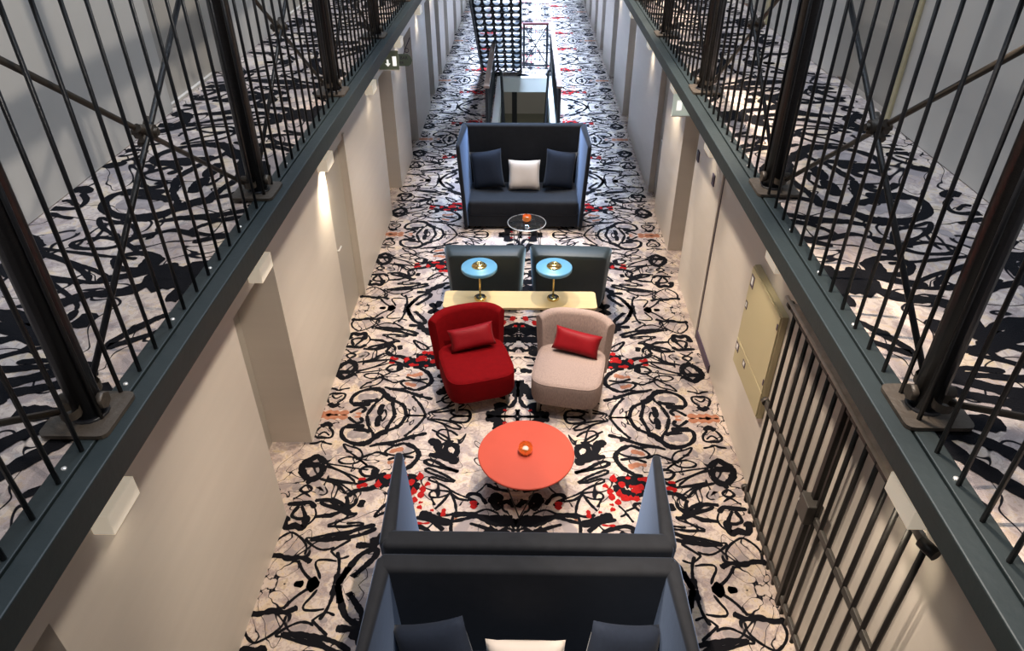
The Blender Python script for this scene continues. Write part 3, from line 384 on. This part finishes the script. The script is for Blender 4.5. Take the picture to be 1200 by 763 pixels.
# ------------------------------------------------------------------ sofas
def sofa(loc, rz, label, W=1.74, D=.82, H=1.22):
    t = thing('high_back_sofa', loc, label, 'sofa', rz, 'high-backed velvet sofas')
    hw, hd = W / 2, D / 2
    m = MB(); m.box(-hw + .02, hw - .02, hd - .13, hd, .05, H, .035, 4); m.build('backrest', M_velvet, t, True)
    for s in (-1, 1):
        m = MB(); x0, x1 = sorted((s * (hw - .10), s * hw))
        b = bmesh.new(); bmesh.ops.create_cube(b, size=1)
        for v in b.verts: v.co = Vector(((x0 + x1) / 2 + v.co.x * (x1 - x0), -.01 + v.co.y * (D - .02), .05 + (v.co.z + .5) * (H - .05)))
        bmesh.ops.bevel(b, geom=b.edges[:], offset=.038, segments=4, affect='EDGES', profile=.5)
        m.add(b, fn=lambda c: Vector((s * (hw - (hw - abs(c.x)) * (1 - .45 * max(0, min(1, .5 - c.y / D)))) + s * .02 * (c.z / H) * (.5 - c.y / D) - s * .055 * (1 - c.z / H), c.y, c.z - .03 * max(0, .1 - (c.y + D / 2)) / .1 * (c.z / H)))); m.build('wing', M_velvet, t, True)
    m = MB(); m.box(-hw + .11, hw - .11, -hd + .03, hd - .12, .21, .44, .055, 4); m.build('seat', M_velvet, t, True)
    m = MB(); m.box(-hw + .11, hw - .11, -hd + .05, hd - .12, .05, .25, .012); m.build('base', M_velvet, t)
    for sx in (-1, 1):
        for sy in (-1, 1):
            f = MB(); f.tube([(sx * (hw - .08), sy * (hd - .08), .0), (sx * (hw - .08), sy * (hd - .08), .06)], .02, 8); f.build('foot', M_wire, t)
    return t
sofa((.035, 9.37, 0), 0, 'dark high-backed sofa with winged sides facing the camera, at the far glass table', 1.75, .86, 1.27)
sofa((.083, 3.03, 0), math.pi, 'blue-grey velvet winged sofa turned to the round coral table', 1.74, .80, 1.22)
sofa((.083, 2.21, 0), 0, 'dark velvet winged sofa cut off by the bottom edge, facing the camera', 1.74, .80, 1.20)

def pillow_mesh(name, w, h, t, m, n=14):
    M = MB(); G = {}
    for side in (1, -1):
        for i in range(n + 1):
            for j in range(n + 1):
                u, v = 2 * i / n - 1, 2 * j / n - 1
                if side == -1 and (i in (0, n) or j in (0, n)): G[side, i, j] = G[1, i, j]; continue
                k = 1 - .07 * (1 - u * u) * abs(v) ** 3 ; l = 1 - .07 * (1 - v * v) * abs(u) ** 3
                th = t / 2 * ((1 - u ** 4) * (1 - v ** 4)) ** .55 * (1 + .05 * math.sin(3 * u + 2 * v))
                G[side, i, j] = M.bm.verts.new((u * w / 2 * l, side * th, v * h / 2 * k))
        for i in range(n):
            for j in range(n):
                q = [G[side, i, j], G[side, i + 1, j], G[side, i + 1, j + 1], G[side, i, j + 1]]
                M.bm.faces.new(q if side == 1 else q[::-1]).smooth = True
    return M.mesh(name, m)
def pillow(loc, w, h, t, m, label, tilt=-18, roll=0, yaw=0, group=None, name='cushion'):
    o = link(name, pillow_mesh(name, w, h, t, m)); tag(o, label, 'cushion', group)
    o.matrix_world = Matrix.Translation(loc) @ Matrix.Rotation(R(yaw), 4, 'Z') @ Matrix.Rotation(R(tilt), 4, 'X') @ Matrix.Rotation(R(roll), 4, 'Y')
    return o
pillow((-.475, 9.47, .70), .46, .54, .16, M_navyp, 'navy cushion leaning at the left of the far sofa', -20, -11, -12, 'cushions on the far sofa')
pillow((.045, 9.43, .64), .45, .42, .15, M_creamp, 'cream cushion in the middle of the far sofa', -24, 0, 0, 'cushions on the far sofa')
pillow((.545, 9.47, .70), .45, .54, .16, M_navyp, 'navy cushion leaning at the right of the far sofa', -20, 12, 16, 'cushions on the far sofa')
pillow((-.41, 2.22, .70), .50, .54, .16, M_navyp, 'navy cushion at the left of the sofa cut off by the bottom edge', -24, -30, -24, 'cushions on the nearest sofa')
pillow((.075, 2.22, .63), .46, .42, .15, M_creamp, 'cream cushion at the bottom edge between two navy cushions', -26, 0, 0, 'cushions on the nearest sofa')
pillow((.60, 2.22, .70), .50, .54, .16, M_navyp, 'navy cushion at the right of the sofa cut off by the bottom edge', -24, 28, 28, 'cushions on the nearest sofa')

# ------------------------------------------------------------------ lounge chairs
def shell(hw, hd, th, zb, zt, amax, lean, flare, drop, m, ex=.8, nt=28, y_off=0):
    M = MB(); rows = []
    for i in range(nt + 1):
        t = -1 + 2 * i / nt; a = R(amax) * t
        sx = math.copysign(abs(math.sin(a)) ** ex, math.sin(a)); cy = abs(math.cos(a)) ** ex * (1 if math.cos(a) >= 0 else -1)
        nrm = Vector((sx / hw, cy / hd)).normalized(); ztop = zt - drop * abs(t) ** 2.5
        sec = []
        for k in range(5): sec.append((th / 2, zb + (ztop - th / 2 - zb) * k / 4))
        for k in range(1, 6): q = math.pi * k / 6; sec.append((th / 2 * math.cos(q), ztop - th / 2 + th / 2 * math.sin(q)))
        for k in range(5): sec.append((-th / 2, ztop - th / 2 - (ztop - th / 2 - zb) * k / 4))
        row = []
        for off, z in sec:
            x, y = sx * hw + nrm.x * off, cy * hd + nrm.y * off
            row.append(M.bm.verts.new((x * (1 + flare * (z - zb)), y + y_off + lean * (z - zb), z)))
        rows.append(row)
    n = len(rows[0])
    for a, b in zip(rows, rows[1:]):
        for k in range(n): M.bm.faces.new((a[k], a[(k + 1) % n], b[(k + 1) % n], b[k])).smooth = True
    M.bm.faces.new(rows[0]); M.bm.faces.new(rows[-1][::-1])
    return M
def seat_mesh(w, d, z0, z1, y0):
    M = MB(); n = 40; rings = []
    for k, (f, z) in enumerate(((.86, z0), (.96, z0 + .01), (1, z0 + .05), (1, z1 - .06), (.99, z1 - .025), (.965, z1 - .01), (.88, z1), (.5, z1 + .012), (.0, z1 + .015))):
        ring = []
        for i in range(n):
            a = 2 * math.pi * i / n; c, s = math.cos(a), math.sin(a); e = .42
            ring.append((f * w / 2 * math.copysign(abs(c) ** e, c), y0 + f * d / 2 * math.copysign(abs(s) ** e, s), z))
        rings.append([M.bm.verts.new(q) for q in ring] if f else [M.bm.verts.new((0, y0, z))])
    for a, b in zip(rings, rings[1:]):
        for i in range(n):
            if len(b) > 1: M.bm.faces.new((a[i], a[(i + 1) % n], b[(i + 1) % n], b[i])).smooth = True
            else: M.bm.faces.new((a[i], a[(i + 1) % n], b[0])).smooth = True
    M.bm.faces.new(rings[0][::-1]); return M
def lounge(loc, rz, m, label):
    t = thing('lounge_chair', loc, label, 'chair', R(rz), 'low lounge chairs by the round table')
    shell(.352, .23, .085, .19, .80, 60, .15, .24, .06, m, .8, y_off=.075).build('backrest', m, t)
    seat_mesh(.665, .67, .175, .445, -.035).build('seat', m, t)
    M = MB(); ring = []
    for i in range(49):
        a = 2 * math.pi * i / 48; c, q = math.cos(a), math.sin(a); ring.append((.326 * math.copysign(abs(c) ** .42, c), -.035 + .328 * math.copysign(abs(q) ** .42, q), .423))
    M.tube(ring, .006, 6, cap=False); M.build('piping', m, t)
    for sx in (-1, 1):
        for y in (-.25, .22):
            l = MB(); l.tube([(sx * .255, y, 0), (sx * .245, y, .2)], .015, 10, r1=.022); l.build('leg', M_leg, t)
    return t
lounge((-.417, 5.46, 0), 17, M_red, 'deep red velvet lounge chair with a small red cushion')
lounge((.494, 5.38, 0), -11, M_beige, 'beige woven lounge chair holding a small red cushion')
pillow((-.45, 5.60, .575), .45, .23, .13, M_redp, 'small red satin cushion on the red velvet chair', -30, -5, 14, 'small red cushions')
pillow((.565, 5.535, .57), .46, .23, .13, M_redp, 'small red cushion on the beige woven chair', -30, 5, -16, 'small red cushions')
def bucket(loc, label, rz=180):
    t = thing('bucket_chair', loc, label, 'chair', R(rz), 'dark chairs behind the console')
    M = MB(); b = bmesh.new(); bmesh.ops.create_cube(b, size=1); bmesh.ops.bevel(b, geom=b.edges[:], offset=.07, segments=4, affect='EDGES', profile=.5)
    def shape(c):
        u, v, h = c.x * 2, c.y + .5, c.z + .5          # v: 0 front (wide) .. 1 outer back (narrow)
        return Vector((u * ((.415 + .05 * h) * (1 - v) + (.36 + .03 * h) * v), (-.02 + .03 * h) * (1 - v) + (.17 + .06 * h) * v, .10 + h * (.73 - .03 * v)))
    M.add(b, fn=shape); M.build('backrest', M_teal, t, True)
    seat_mesh(.62, .62, .18, .43, -.26).build('seat', M_teal, t)
    for sx in (-1, 1):
        a = MB(); x0, x1 = sorted((sx * .33, sx * .42)); a.box(x0, x1, -.50, .05, .12, .50, .035, 3); a.build('armrest', M_teal, t, True)
        for y in (-.48, .10):
            l = MB(); l.tube([(sx * .27, y, 0), (sx * .27, y, .2)], .014, 8); l.build('leg', M_wire, t)
bucket((-.385, 7.03, 0), 'dark teal bucket chair seen from behind, left of the pair'); bucket((.572, 7.03, 0), 'dark teal bucket chair seen from behind, right of the pair', 177)

# ------------------------------------------------------------------ tables
def orb(loc, label, group='candle holders'):
    t = thing('candle_holder', loc, label, 'candle holder', 0, group)
    M = MB(); b = bmesh.new(); bmesh.ops.create_icosphere(b, subdivisions=2, radius=.062)
    for v in [v for v in b.verts if v.co.z > .048]: b.verts.remove(v)
    for v in b.verts: v.co.z = max(v.co.z, -.048) + .048
    M.add(b); M.build('bowl', M_orange, t)
    M = MB(); M.lathe([(.024, .012), (.024, .05), (0, .05)], n=16); M.build('candle', M_creamp, t)
t = thing('round_coffee_table', (.08, 4.165, 0), 'round coral lacquered coffee table on black wire legs', 'table')
M = MB(); M.lathe([(0, .428), (.375, .428), (.39, .432), (.393, .44), (.39, .449), (.385, .451), (0, .451)], n=64); M.build('tabletop', M_coral, t)
for k in range(3):
    a = R(-100 + 120 * k); l = MB(); p = Vector((.30 * math.cos(a), .30 * math.sin(a), .006))
    for d in (-38, 38): q = Vector((.27 * math.cos(a + R(d)), .27 * math.sin(a + R(d)), .43)); l.tube([p, q], .006, 6)
    l.build('leg', M_wire, t)
orb((.075, 4.17, .451), 'faceted orange candle holder on the coral table')
t = thing('glass_side_table', (.083, 8.335, 0), 'small round smoked-glass table in front of the far sofa', 'table')
M = MB(); M.lathe([(0, .44), (.243, .44), (.243, .448), (0, .448)], n=48); M.build('tabletop', M_glass, t)
M = MB(); M.lathe([(.243, .438), (.25, .44), (.25, .448), (.243, .45)], n=48); M.build('rim', M_screw, t)
for k in range(3):
    a = R(-100 + 120 * k); l = MB(); p = Vector((.2 * math.cos(a), .2 * math.sin(a), .006))
    for d in (-38, 38): q = Vector((.18 * math.cos(a + R(d)), .18 * math.sin(a + R(d)), .44)); l.tube([p, q], .005, 6)
    l.build('leg', M_wire, t)
orb((.083, 8.37, .448), 'faceted orange candle holder on the small glass table')
t = thing('console_table', (.01, 6.37, 0), 'long narrow pale birch console table behind the lounge chairs', 'table')
M = MB(); M.prism(rounded_poly(-.81, .81, -.165, .165, .04, 5), .495, .52); M.build('tabletop', M_wood, t)
M = MB(); M.box(-.76, .76, -.12, .12, .462, .495, .004); M.build('apron', M_wire, t)
for sx in (-1, 1):
    for sy in (-1, 1):
        l = MB(); l.box(sx * .70 - .015, sx * .70 + .015, sy * .11 - .015, sy * .11 + .015, 0, .465); l.build('leg', M_wire, t)
    l = MB(); l.box(sx * .70 - .015, sx * .70 + .015, -.11, .11, .0, .02); l.build('foot_bar', M_wire, t)
def table_lamp(loc, label):
    t = thing('table_lamp', loc, label, 'lamp', 0, 'blue disc lamps on the console')
    M = MB(); M.lathe([(0, 0), (.062, 0), (.064, .004), (.064, .018), (.058, .024), (0, .024)], n=32); b = M.build('base', M_brass, t)
    M = MB(); M.lathe([(.026, .0245), (.05, .0245), (.05, .027), (.026, .027)], n=32); M.build('base_ring', M_wire, b)
    M = MB(); M.tube([(0, 0, .02), (0, 0, .40)], .009, 12); M.build('stem', M_brass, t)
    M = MB(); M.lathe([(0, .395), (.16, .352), (.183, .352), (.187, .358), (.187, .388), (.182, .394), (0, .396)], n=48); s = M.build('shade', M_bluelamp, t)
    M = MB(); M.lathe([(0, .396), (.078, .396), (.08, .40), (.072, .41), (.052, .412), (.05, .424), (.046, .43), (.024, .43), (.022, .424), (.014, .424), (.012, .44), (0, .442)], n=32); M.build('cap', M_brass, s)
    d = bpy.data.lights.new('lamp_bulb', 'POINT'); d.energy = 1.8; d.color = (1, .72, .32); d.shadow_soft_size = .03
    o = bpy.data.objects.new('lamp_bulb', d); C.objects.link(o); o.parent = t; o.location = (.05, .04, .315)
table_lamp((-.412, 6.385, .52), 'brass table lamp with blue disc shade behind the red chair')
table_lamp((.363, 6.39, .52), 'brass table lamp with blue disc shade behind the beige chair')

# ------------------------------------------------------------------ sliding bar gate on the right-hand wall
t = thing('sliding_bar_gate', (WR - .10, 0, 0), 'black steel bar gate with lock box sliding along the right wall', 'gate')
for z, y0, y1, nm in ((1.955, 2.08, 4.06, 'top_rail'), (1.09, 1.9, 4.07, 'middle_rail'), (.20, 1.9, 4.03, 'bottom_rail')):
    M = MB(); M.box(-.012, .012, y0, y1, z - .028, z + .028, .005); M.tube([(0, y1, z), (0, y1 + .035, z)], .03, 10); M.build(nm, M_steel2, t)
M = MB(); M.tube([(0, 0, .12), (0, 0, 1.96)], .015, 8); gb = M.mesh('gate_bar', M_steel)
ys = [3.985 - .131 * k for k in range(7)] + [2.88 - .131 * k for k in range(7)]
for y in ys: link('gate_bar', gb, t, (0, y, 0))
M = MB(); M.box(-.02, .02, 3.03, 3.075, .10, 1.97, .005); M.build('lock_stile', M_steel, t)
M = MB(); M.box(-.014, .014, 2.965, 2.99, .10, 1.97, .004); M.build('lock_stile', M_steel, t)
M = MB(); M.box(-.07, .03, 2.97, 3.10, 1.04, 1.20, .006); lk = M.build('lock_box', M_steel2, t)
M = MB(); M.lathe([(.018, 0), (.018, .012), (.008, .014), (0, .02)], n=12)
k_ = M.build('lock_knob', M_screw, lk); k_.location = (-.05, 3.10, 1.12); k_.rotation_euler = (R(-90), 0, 0)
M = MB(); M.box(-.03, .03, 2.42, 4.0, 2.0, 2.02, .004); M.tube([(-.035, 2.42, 2.012), (-.035, 4.1, 2.012)], .013, 8); M.build('track', M_track, t)
M = MB(); M.tube([(0, 2.02, 1.985), (-.03, 2.10, 1.985)], .03, 10); M.build('track_stop', M_wire, t)

# ------------------------------------------------------------------ electrical panel
t = thing('electrical_panel', (WR, 4.665, 0), 'mustard-beige electrical cabinet on the right wall beside the gate', 'cabinet')
M = MB(); M.box(-.05, 0, -.385, .385, .74, 1.72, .006); M.build('body', M_panel, t)
M = MB(); M.box(-.062, -.05, -.378, .378, 1.005, 1.705, .003); d = M.build('door', M_panel, t)
for z in (1.10, 1.62):
    M = MB(); M.box(-.066, -.06, -.375, -.355, z - .025, z + .025); M.build('hinge', M_ink, d)
M = MB(); M.box(-.062, -.05, -.378, .378, .755, .998, .003); M.build('lower_cover', M_panel, t)
for y, z, a, b in ((.315, 1.60, .04, .055), (.335, 1.36, .025, .035), (.33, .93, .04, .04), (.10, .92, .035, .03)):
    M = MB(); M.box(-.0645, -.061, y - a, y + a, z - b, z + b); lb = M.build('sticker', M_ink, t)
    M = MB(); M.box(-.0655, -.064, y - a * .45, y + a * .6, z - b * .55, z + b * .7); M.build('sticker_print', M_pale, lb)

# ------------------------------------------------------------------ wall lamps
def sconce(s, X, y, z, on, label, dp=.10):
    t = thing('wall_lamp', (X, y, z), label, 'wall lamp', 0, 'white box lamps along the walls')
    M = MB(); x0, x1 = sorted((0, -s * dp)); M.box(x0, x1, -.125, .125, .004, .12, .004); M.build('housing', M_lamp if on else M_white, t)
    M = MB(); x0, x1 = sorted((-s * .012, -s * (dp - .012))); M.box(x0, x1, -.11, .11, 0, .006); M.build('lens', M_signlit if on else M_pale, t)
    if on:
        d = bpy.data.lights.new('lamp_beam', 'SPOT'); d.energy = on; d.color = (1, .84, .62); d.spot_size = R(110); d.spot_blend = 1; d.shadow_soft_size = .08
        o = bpy.data.objects.new('lamp_beam', d); C.objects.link(o); o.parent = t; o.location = (-s * (dp + .06), 0, -.03); o.rotation_euler = (0, -s * R(34), 0)
for i, (y, on) in enumerate(((2.185, 1.2), (4.36, 1.2), (6.35, 75), (8.72, 3), (11.0, 10), (13.3, 10), (15.5, 8), (17.8, 8))):
    sconce(-1, WL, y, 2.0, on, 'white box lamp on the left wall, ' + ORD[i])
for i, (y, on) in enumerate(((2.27, 9), (4.62, 1.2), (6.88, 3), (8.95, 34), (11.1, 10), (13.3, 10), (15.5, 8), (17.8, 8))):
    sconce(1, WR, y, 1.95 if i else 2.0, on, 'white box lamp on the right wall, ' + ORD[i], .10 if i else .18)

# ------------------------------------------------------------------ signs and wall fittings
t = thing('exit_sign', (-1.735, 9.6, 2.035), 'dark green exit sign with white arrow under the left walkway', 'sign')
M = MB(); M.box(-.14, .125, -.012, .012, 0, .24, .004); M.build('panel', M_green, t)
M = MB(); M.box(-.145, .13, -.014, .014, -.012, .0); M.build('edge', M_pale, t)
M = MB(); M.box(.045, .095, -.0135, -.012, .05, .17); M.build('pictogram', M_signlit, t)
M = MB(); M.prism([(-.012, .10), (.012, .10), (.012, .05), (.035, .05), (0, .012), (-.035, .05), (-.012, .05)], 0, .0015); a = M.build('arrow', M_signlit, t); a.rotation_euler.x = R(90); a.location = (-.02, -.0122, .03)
M = MB(); M.box(-.145, .02, -.008, .008, .238, .27); M.build('bracket', M_ink, t)
t = thing('exit_sign', (1.83, 8.0, 1.965), 'pale lit exit sign under the right walkway', 'sign')
M = MB(); M.box(-.125, .14, -.012, .012, 0, .24, .004); M.build('panel', M_signpale, t)
M = MB(); M.box(-.13, .14, -.014, .014, -.012, 0); M.build('edge', M_pale, t)
M = MB(); M.box(-.08, -.02, -.0135, -.012, .06, .17); M.build('pictogram', M_signlit, t)
M = MB(); M.prism([(-.012, .10), (.012, .10), (.012, .05), (.035, .05), (0, .012), (-.035, .05), (-.012, .05)], 0, .0015); a = M.build('arrow', M_signlit, t); a.rotation_euler.x = R(90); a.location = (.06, -.0122, .03)
M = MB(); M.box(-.02, .14, -.008, .008, .238, .27); M.build('bracket', M_ink, t)
t = thing('hanging_sign', (-1.75, 10.75, 1.78), 'small olive sign with dark lettering hanging beside the exit sign', 'sign')
M = MB(); M.prism([(-.13, 0), (.08, 0), (.12, .03), (.14, .08), (.12, .14), (.08, .17), (-.13, .17)], -.008, .008); a = M.build('board', M_green, t); a.rotation_euler.x = R(90)
text_part('T BAR', .062, (-.005, -.0085, .115), (R(90), 0, 0), M_ink, t); text_part('HIR', .055, (-.03, -.0085, .045), (R(90), 0, 0), M_ink, t)
M = MB(); M.tube([(.02, 0, .17), (.06, 0, .26), (.13, 0, .40)], .006, 6); M.build('hanger', M_ink, t)
M = MB(); M.tube([(.07 + .03 * math.cos(R(30 * k)), 0, .22 + .03 * math.sin(R(30 * k))) for k in range(13)], .005, 6); M.build('ring', M_ink, t)
for y, z, lab in ((7.55, 1.66, 'small dark key-card reader beside the door recess on the right wall'), (6.80, 1.70, 'small dark room plate beside the pale casing on the right wall')):
    t = thing('wall_plate', (WR, y, z), lab, 'wall fitting')
    M = MB(); M.box(-.012, 0, -.045, .045, -.06, .06, .004); M.build('plate', M_ink, t)
    M = MB(); M.box(-.014, -.011, -.012, .016, -.02, .025, .001); M.build('inlay', M_lug, t)

# ------------------------------------------------------------------ iron staircase rising to the walkway
t = thing('iron_staircase', (-.5, 17.05, 0), 'black iron staircase with pierced half-round risers rising out of frame', 'staircase')
NR, RH, GO, SW = 20, .161, .228, .90
M = MB(); n = 16
for c in range(5):
    cx = -SW / 2 + .09 + .18 * c
    angs = [2 * math.pi * (i + .5) / n for i in range(n)]; outer, inner = [], []
    for a in angs:
        co, si = math.cos(a), math.sin(a); ro = min(.09 / max(1e-6, abs(co)), RH / 2 / max(1e-6, abs(si)))
        ri = 1 / math.sqrt((co / .066) ** 2 + (si / .060) ** 2)
        if si > 0: ri = min(ri, .030 / si)
        outer.append((cx + ro * co, RH / 2 + ro * si)); inner.append((cx + ri * co, RH / 2 + ri * si))
    for y in (0, .006):
        vo = [M.bm.verts.new((x, y, z)) for x, z in outer]; vi = [M.bm.verts.new((x, y, z)) for x, z in inner]
        for i in range(n): M.bm.faces.new((vo[i], vo[(i + 1) % n], vi[(i + 1) % n], vi[i]))
        if y == 0: keep = vi
        else:
            for i in range(n): M.bm.faces.new((keep[i], keep[(i + 1) % n], vi[(i + 1) % n], vi[i]))
riser_me = M.mesh('riser', M_stair)
M = MB(); M.box(-SW / 2, SW / 2, -.24, .012, -.012, .012, .003); tread_me = M.mesh('tread', M_stair)
for k in range(NR):
    link('riser', riser_me, t, (0, -k * GO, k * RH)); link('tread', tread_me, t, (0, -k * GO, (k + 1) * RH))
for s in (-1, 1):
    M = MB(); x = s * (SW / 2 + .012); dz = .17
    vs_ = [(x + q, y, z) for q in (-.012, .012) for y, z in ((.12, 0), (.02, .20), (-NR * GO, NR * RH + .04), (-NR * GO, NR * RH - .26), (-.1, 0))]
    V = [M.bm.verts.new(v) for v in vs_]; M.bm.faces.new(V[:5]); M.bm.faces.new(V[5:][::-1])
    for i in range(5): M.bm.faces.new((V[i], V[(i + 1) % 5], V[5 + (i + 1) % 5], V[5 + i]))
    M.build('stringer', M_stair, t)

# ------------------------------------------------------------------ stairwell: frame, guard rails, flight down, lower hall
M = MB()
for a in ((OX0 - .13, OX0, OY0 - .1, OY1 + .13), (OX1, OX1 + .13, OY0 - .1, OY1 + .13), (OX0, OX1, OY1, OY1 + .13)): M.box(*a, 0, .03, .004)
struct(M.build('trim_6', M_white), 'white frame around the stairwell opening')
M_rail2 = mat('oxblood_rail', (.10, .018, .018), .4)
def guard(loc, length, axis, label, mesh=False):
    t = thing('stair_guard_rail', loc, label, 'railing', 0 if axis == 'y' else R(-90), 'rails around the stairwell')
    M = MB(); M.box(-.05, .05, 0, length, .97, 1.02, .01); M.build('handrail', M_rail2 if mesh else M_rail, t)
    for y in (.03, length - .03): M = MB(); M.box(-.025, .025, y - .025, y + .025, 0, .97); M.build('post', M_stair, t)
    M = MB(); M.box(-.01, .01, 0, length, .05, .08); M.build('bottom_rail', M_stair, t)
    r = .007 if mesh else .009; M = MB(); M.tube([(0, 0, .06), (0, 0, .97)], r, 6); bme = M.mesh('bar', M_stair); st = .1 if mesh else .11
    for k in range(1, int(length / st)): link('bar', bme, t, (0, k * st, 0))
    if mesh:
        for z in (.2, .35, .5, .65, .8): M = MB(); M.tube([(0, 0, z), (0, length, z)], .007, 6); M.build('cross_bar', M_stair, t)
        for a, b in ((.08, .95), (.95, .08)): M = MB(); M.tube([(.01, .03, a), (.01, length - .03, b)], .012, 6); M.build('brace_rod', M_stair, t)
guard((.645, 12.4, 0), 4.95, 'y', 'dark rail with polished top along the right of the stairwell')
guard((-.62, 12.4, 0), 3.0, 'y', 'dark rail with polished top along the left of the stairwell')
guard((-.02, 17.36, 0), .60, 'x', 'cross-braced mesh guard rail at the far end of the stairwell', True)
t = thing('stair_flight', (.04, OY0, 0), 'white-sided flight of stairs going down behind the far sofa', 'staircase')
M = MB(); M.box(-.44, .44, 0, .27, -.03, 0, .004); tm = M.mesh('tread', M_lowfloor)
for k in range(1, 19): link('tread', tm, t, (0, (k - 1) * .24, -k * .18))
for s in (-1, 1):
    M = MB(); V = []
    for q in (-.015, .015):
        for y, z in ((0, 0), (0, -.3), (4.4, -3.55), (4.55, -3.3)): V.append(M.bm.verts.new((s * .46 + q, y, z)))
    M.bm.faces.new(V[:4]); M.bm.faces.new(V[4:][::-1])
    for i in range(4): M.bm.faces.new((V[i], V[(i + 1) % 4], V[4 + (i + 1) % 4], V[4 + i]))
    M.build('stringer', M_white, t)
    M = MB(); M.tube([(s * .46, .9, .95), (s * .46, 1.4, .80), (s * .455, 4.6, -2.2)], .028, 8); M.build('handrail', M_stair, t)
    for k in range(8): M = MB(); y = 1.5 + k * .4; M.tube([(s * .46, y, -.75 * y), (s * .46, y, .80 - .9375 * (y - 1.4))], .012, 6); M.build('baluster', M_stair, t)
M = MB(); M.box(-2.4, 2.4, 10, 30, -3.65, -3.56); struct(M.build('lower_hall_floor', M_lowfloor), 'dull green floor of the storey below')
M = MB(); M.box(-2.4, 2.4, 24.9, 25.0, -3.56, -.29); struct(M.build('lower_hall_wall', M_wallup), 'plain grey wall of the storey below')
M = MB(); M.box(-.32, -.18, 20, 20.14, -3.56, -.29); struct(M.build('lower_hall_post', M_stair), 'dark post in the storey below')
d = area('lower_hall_fill', (0, 19.5, -.4), 3, 6, 60, (1, .95, .85))  # unseen area light added to brighten the storey below
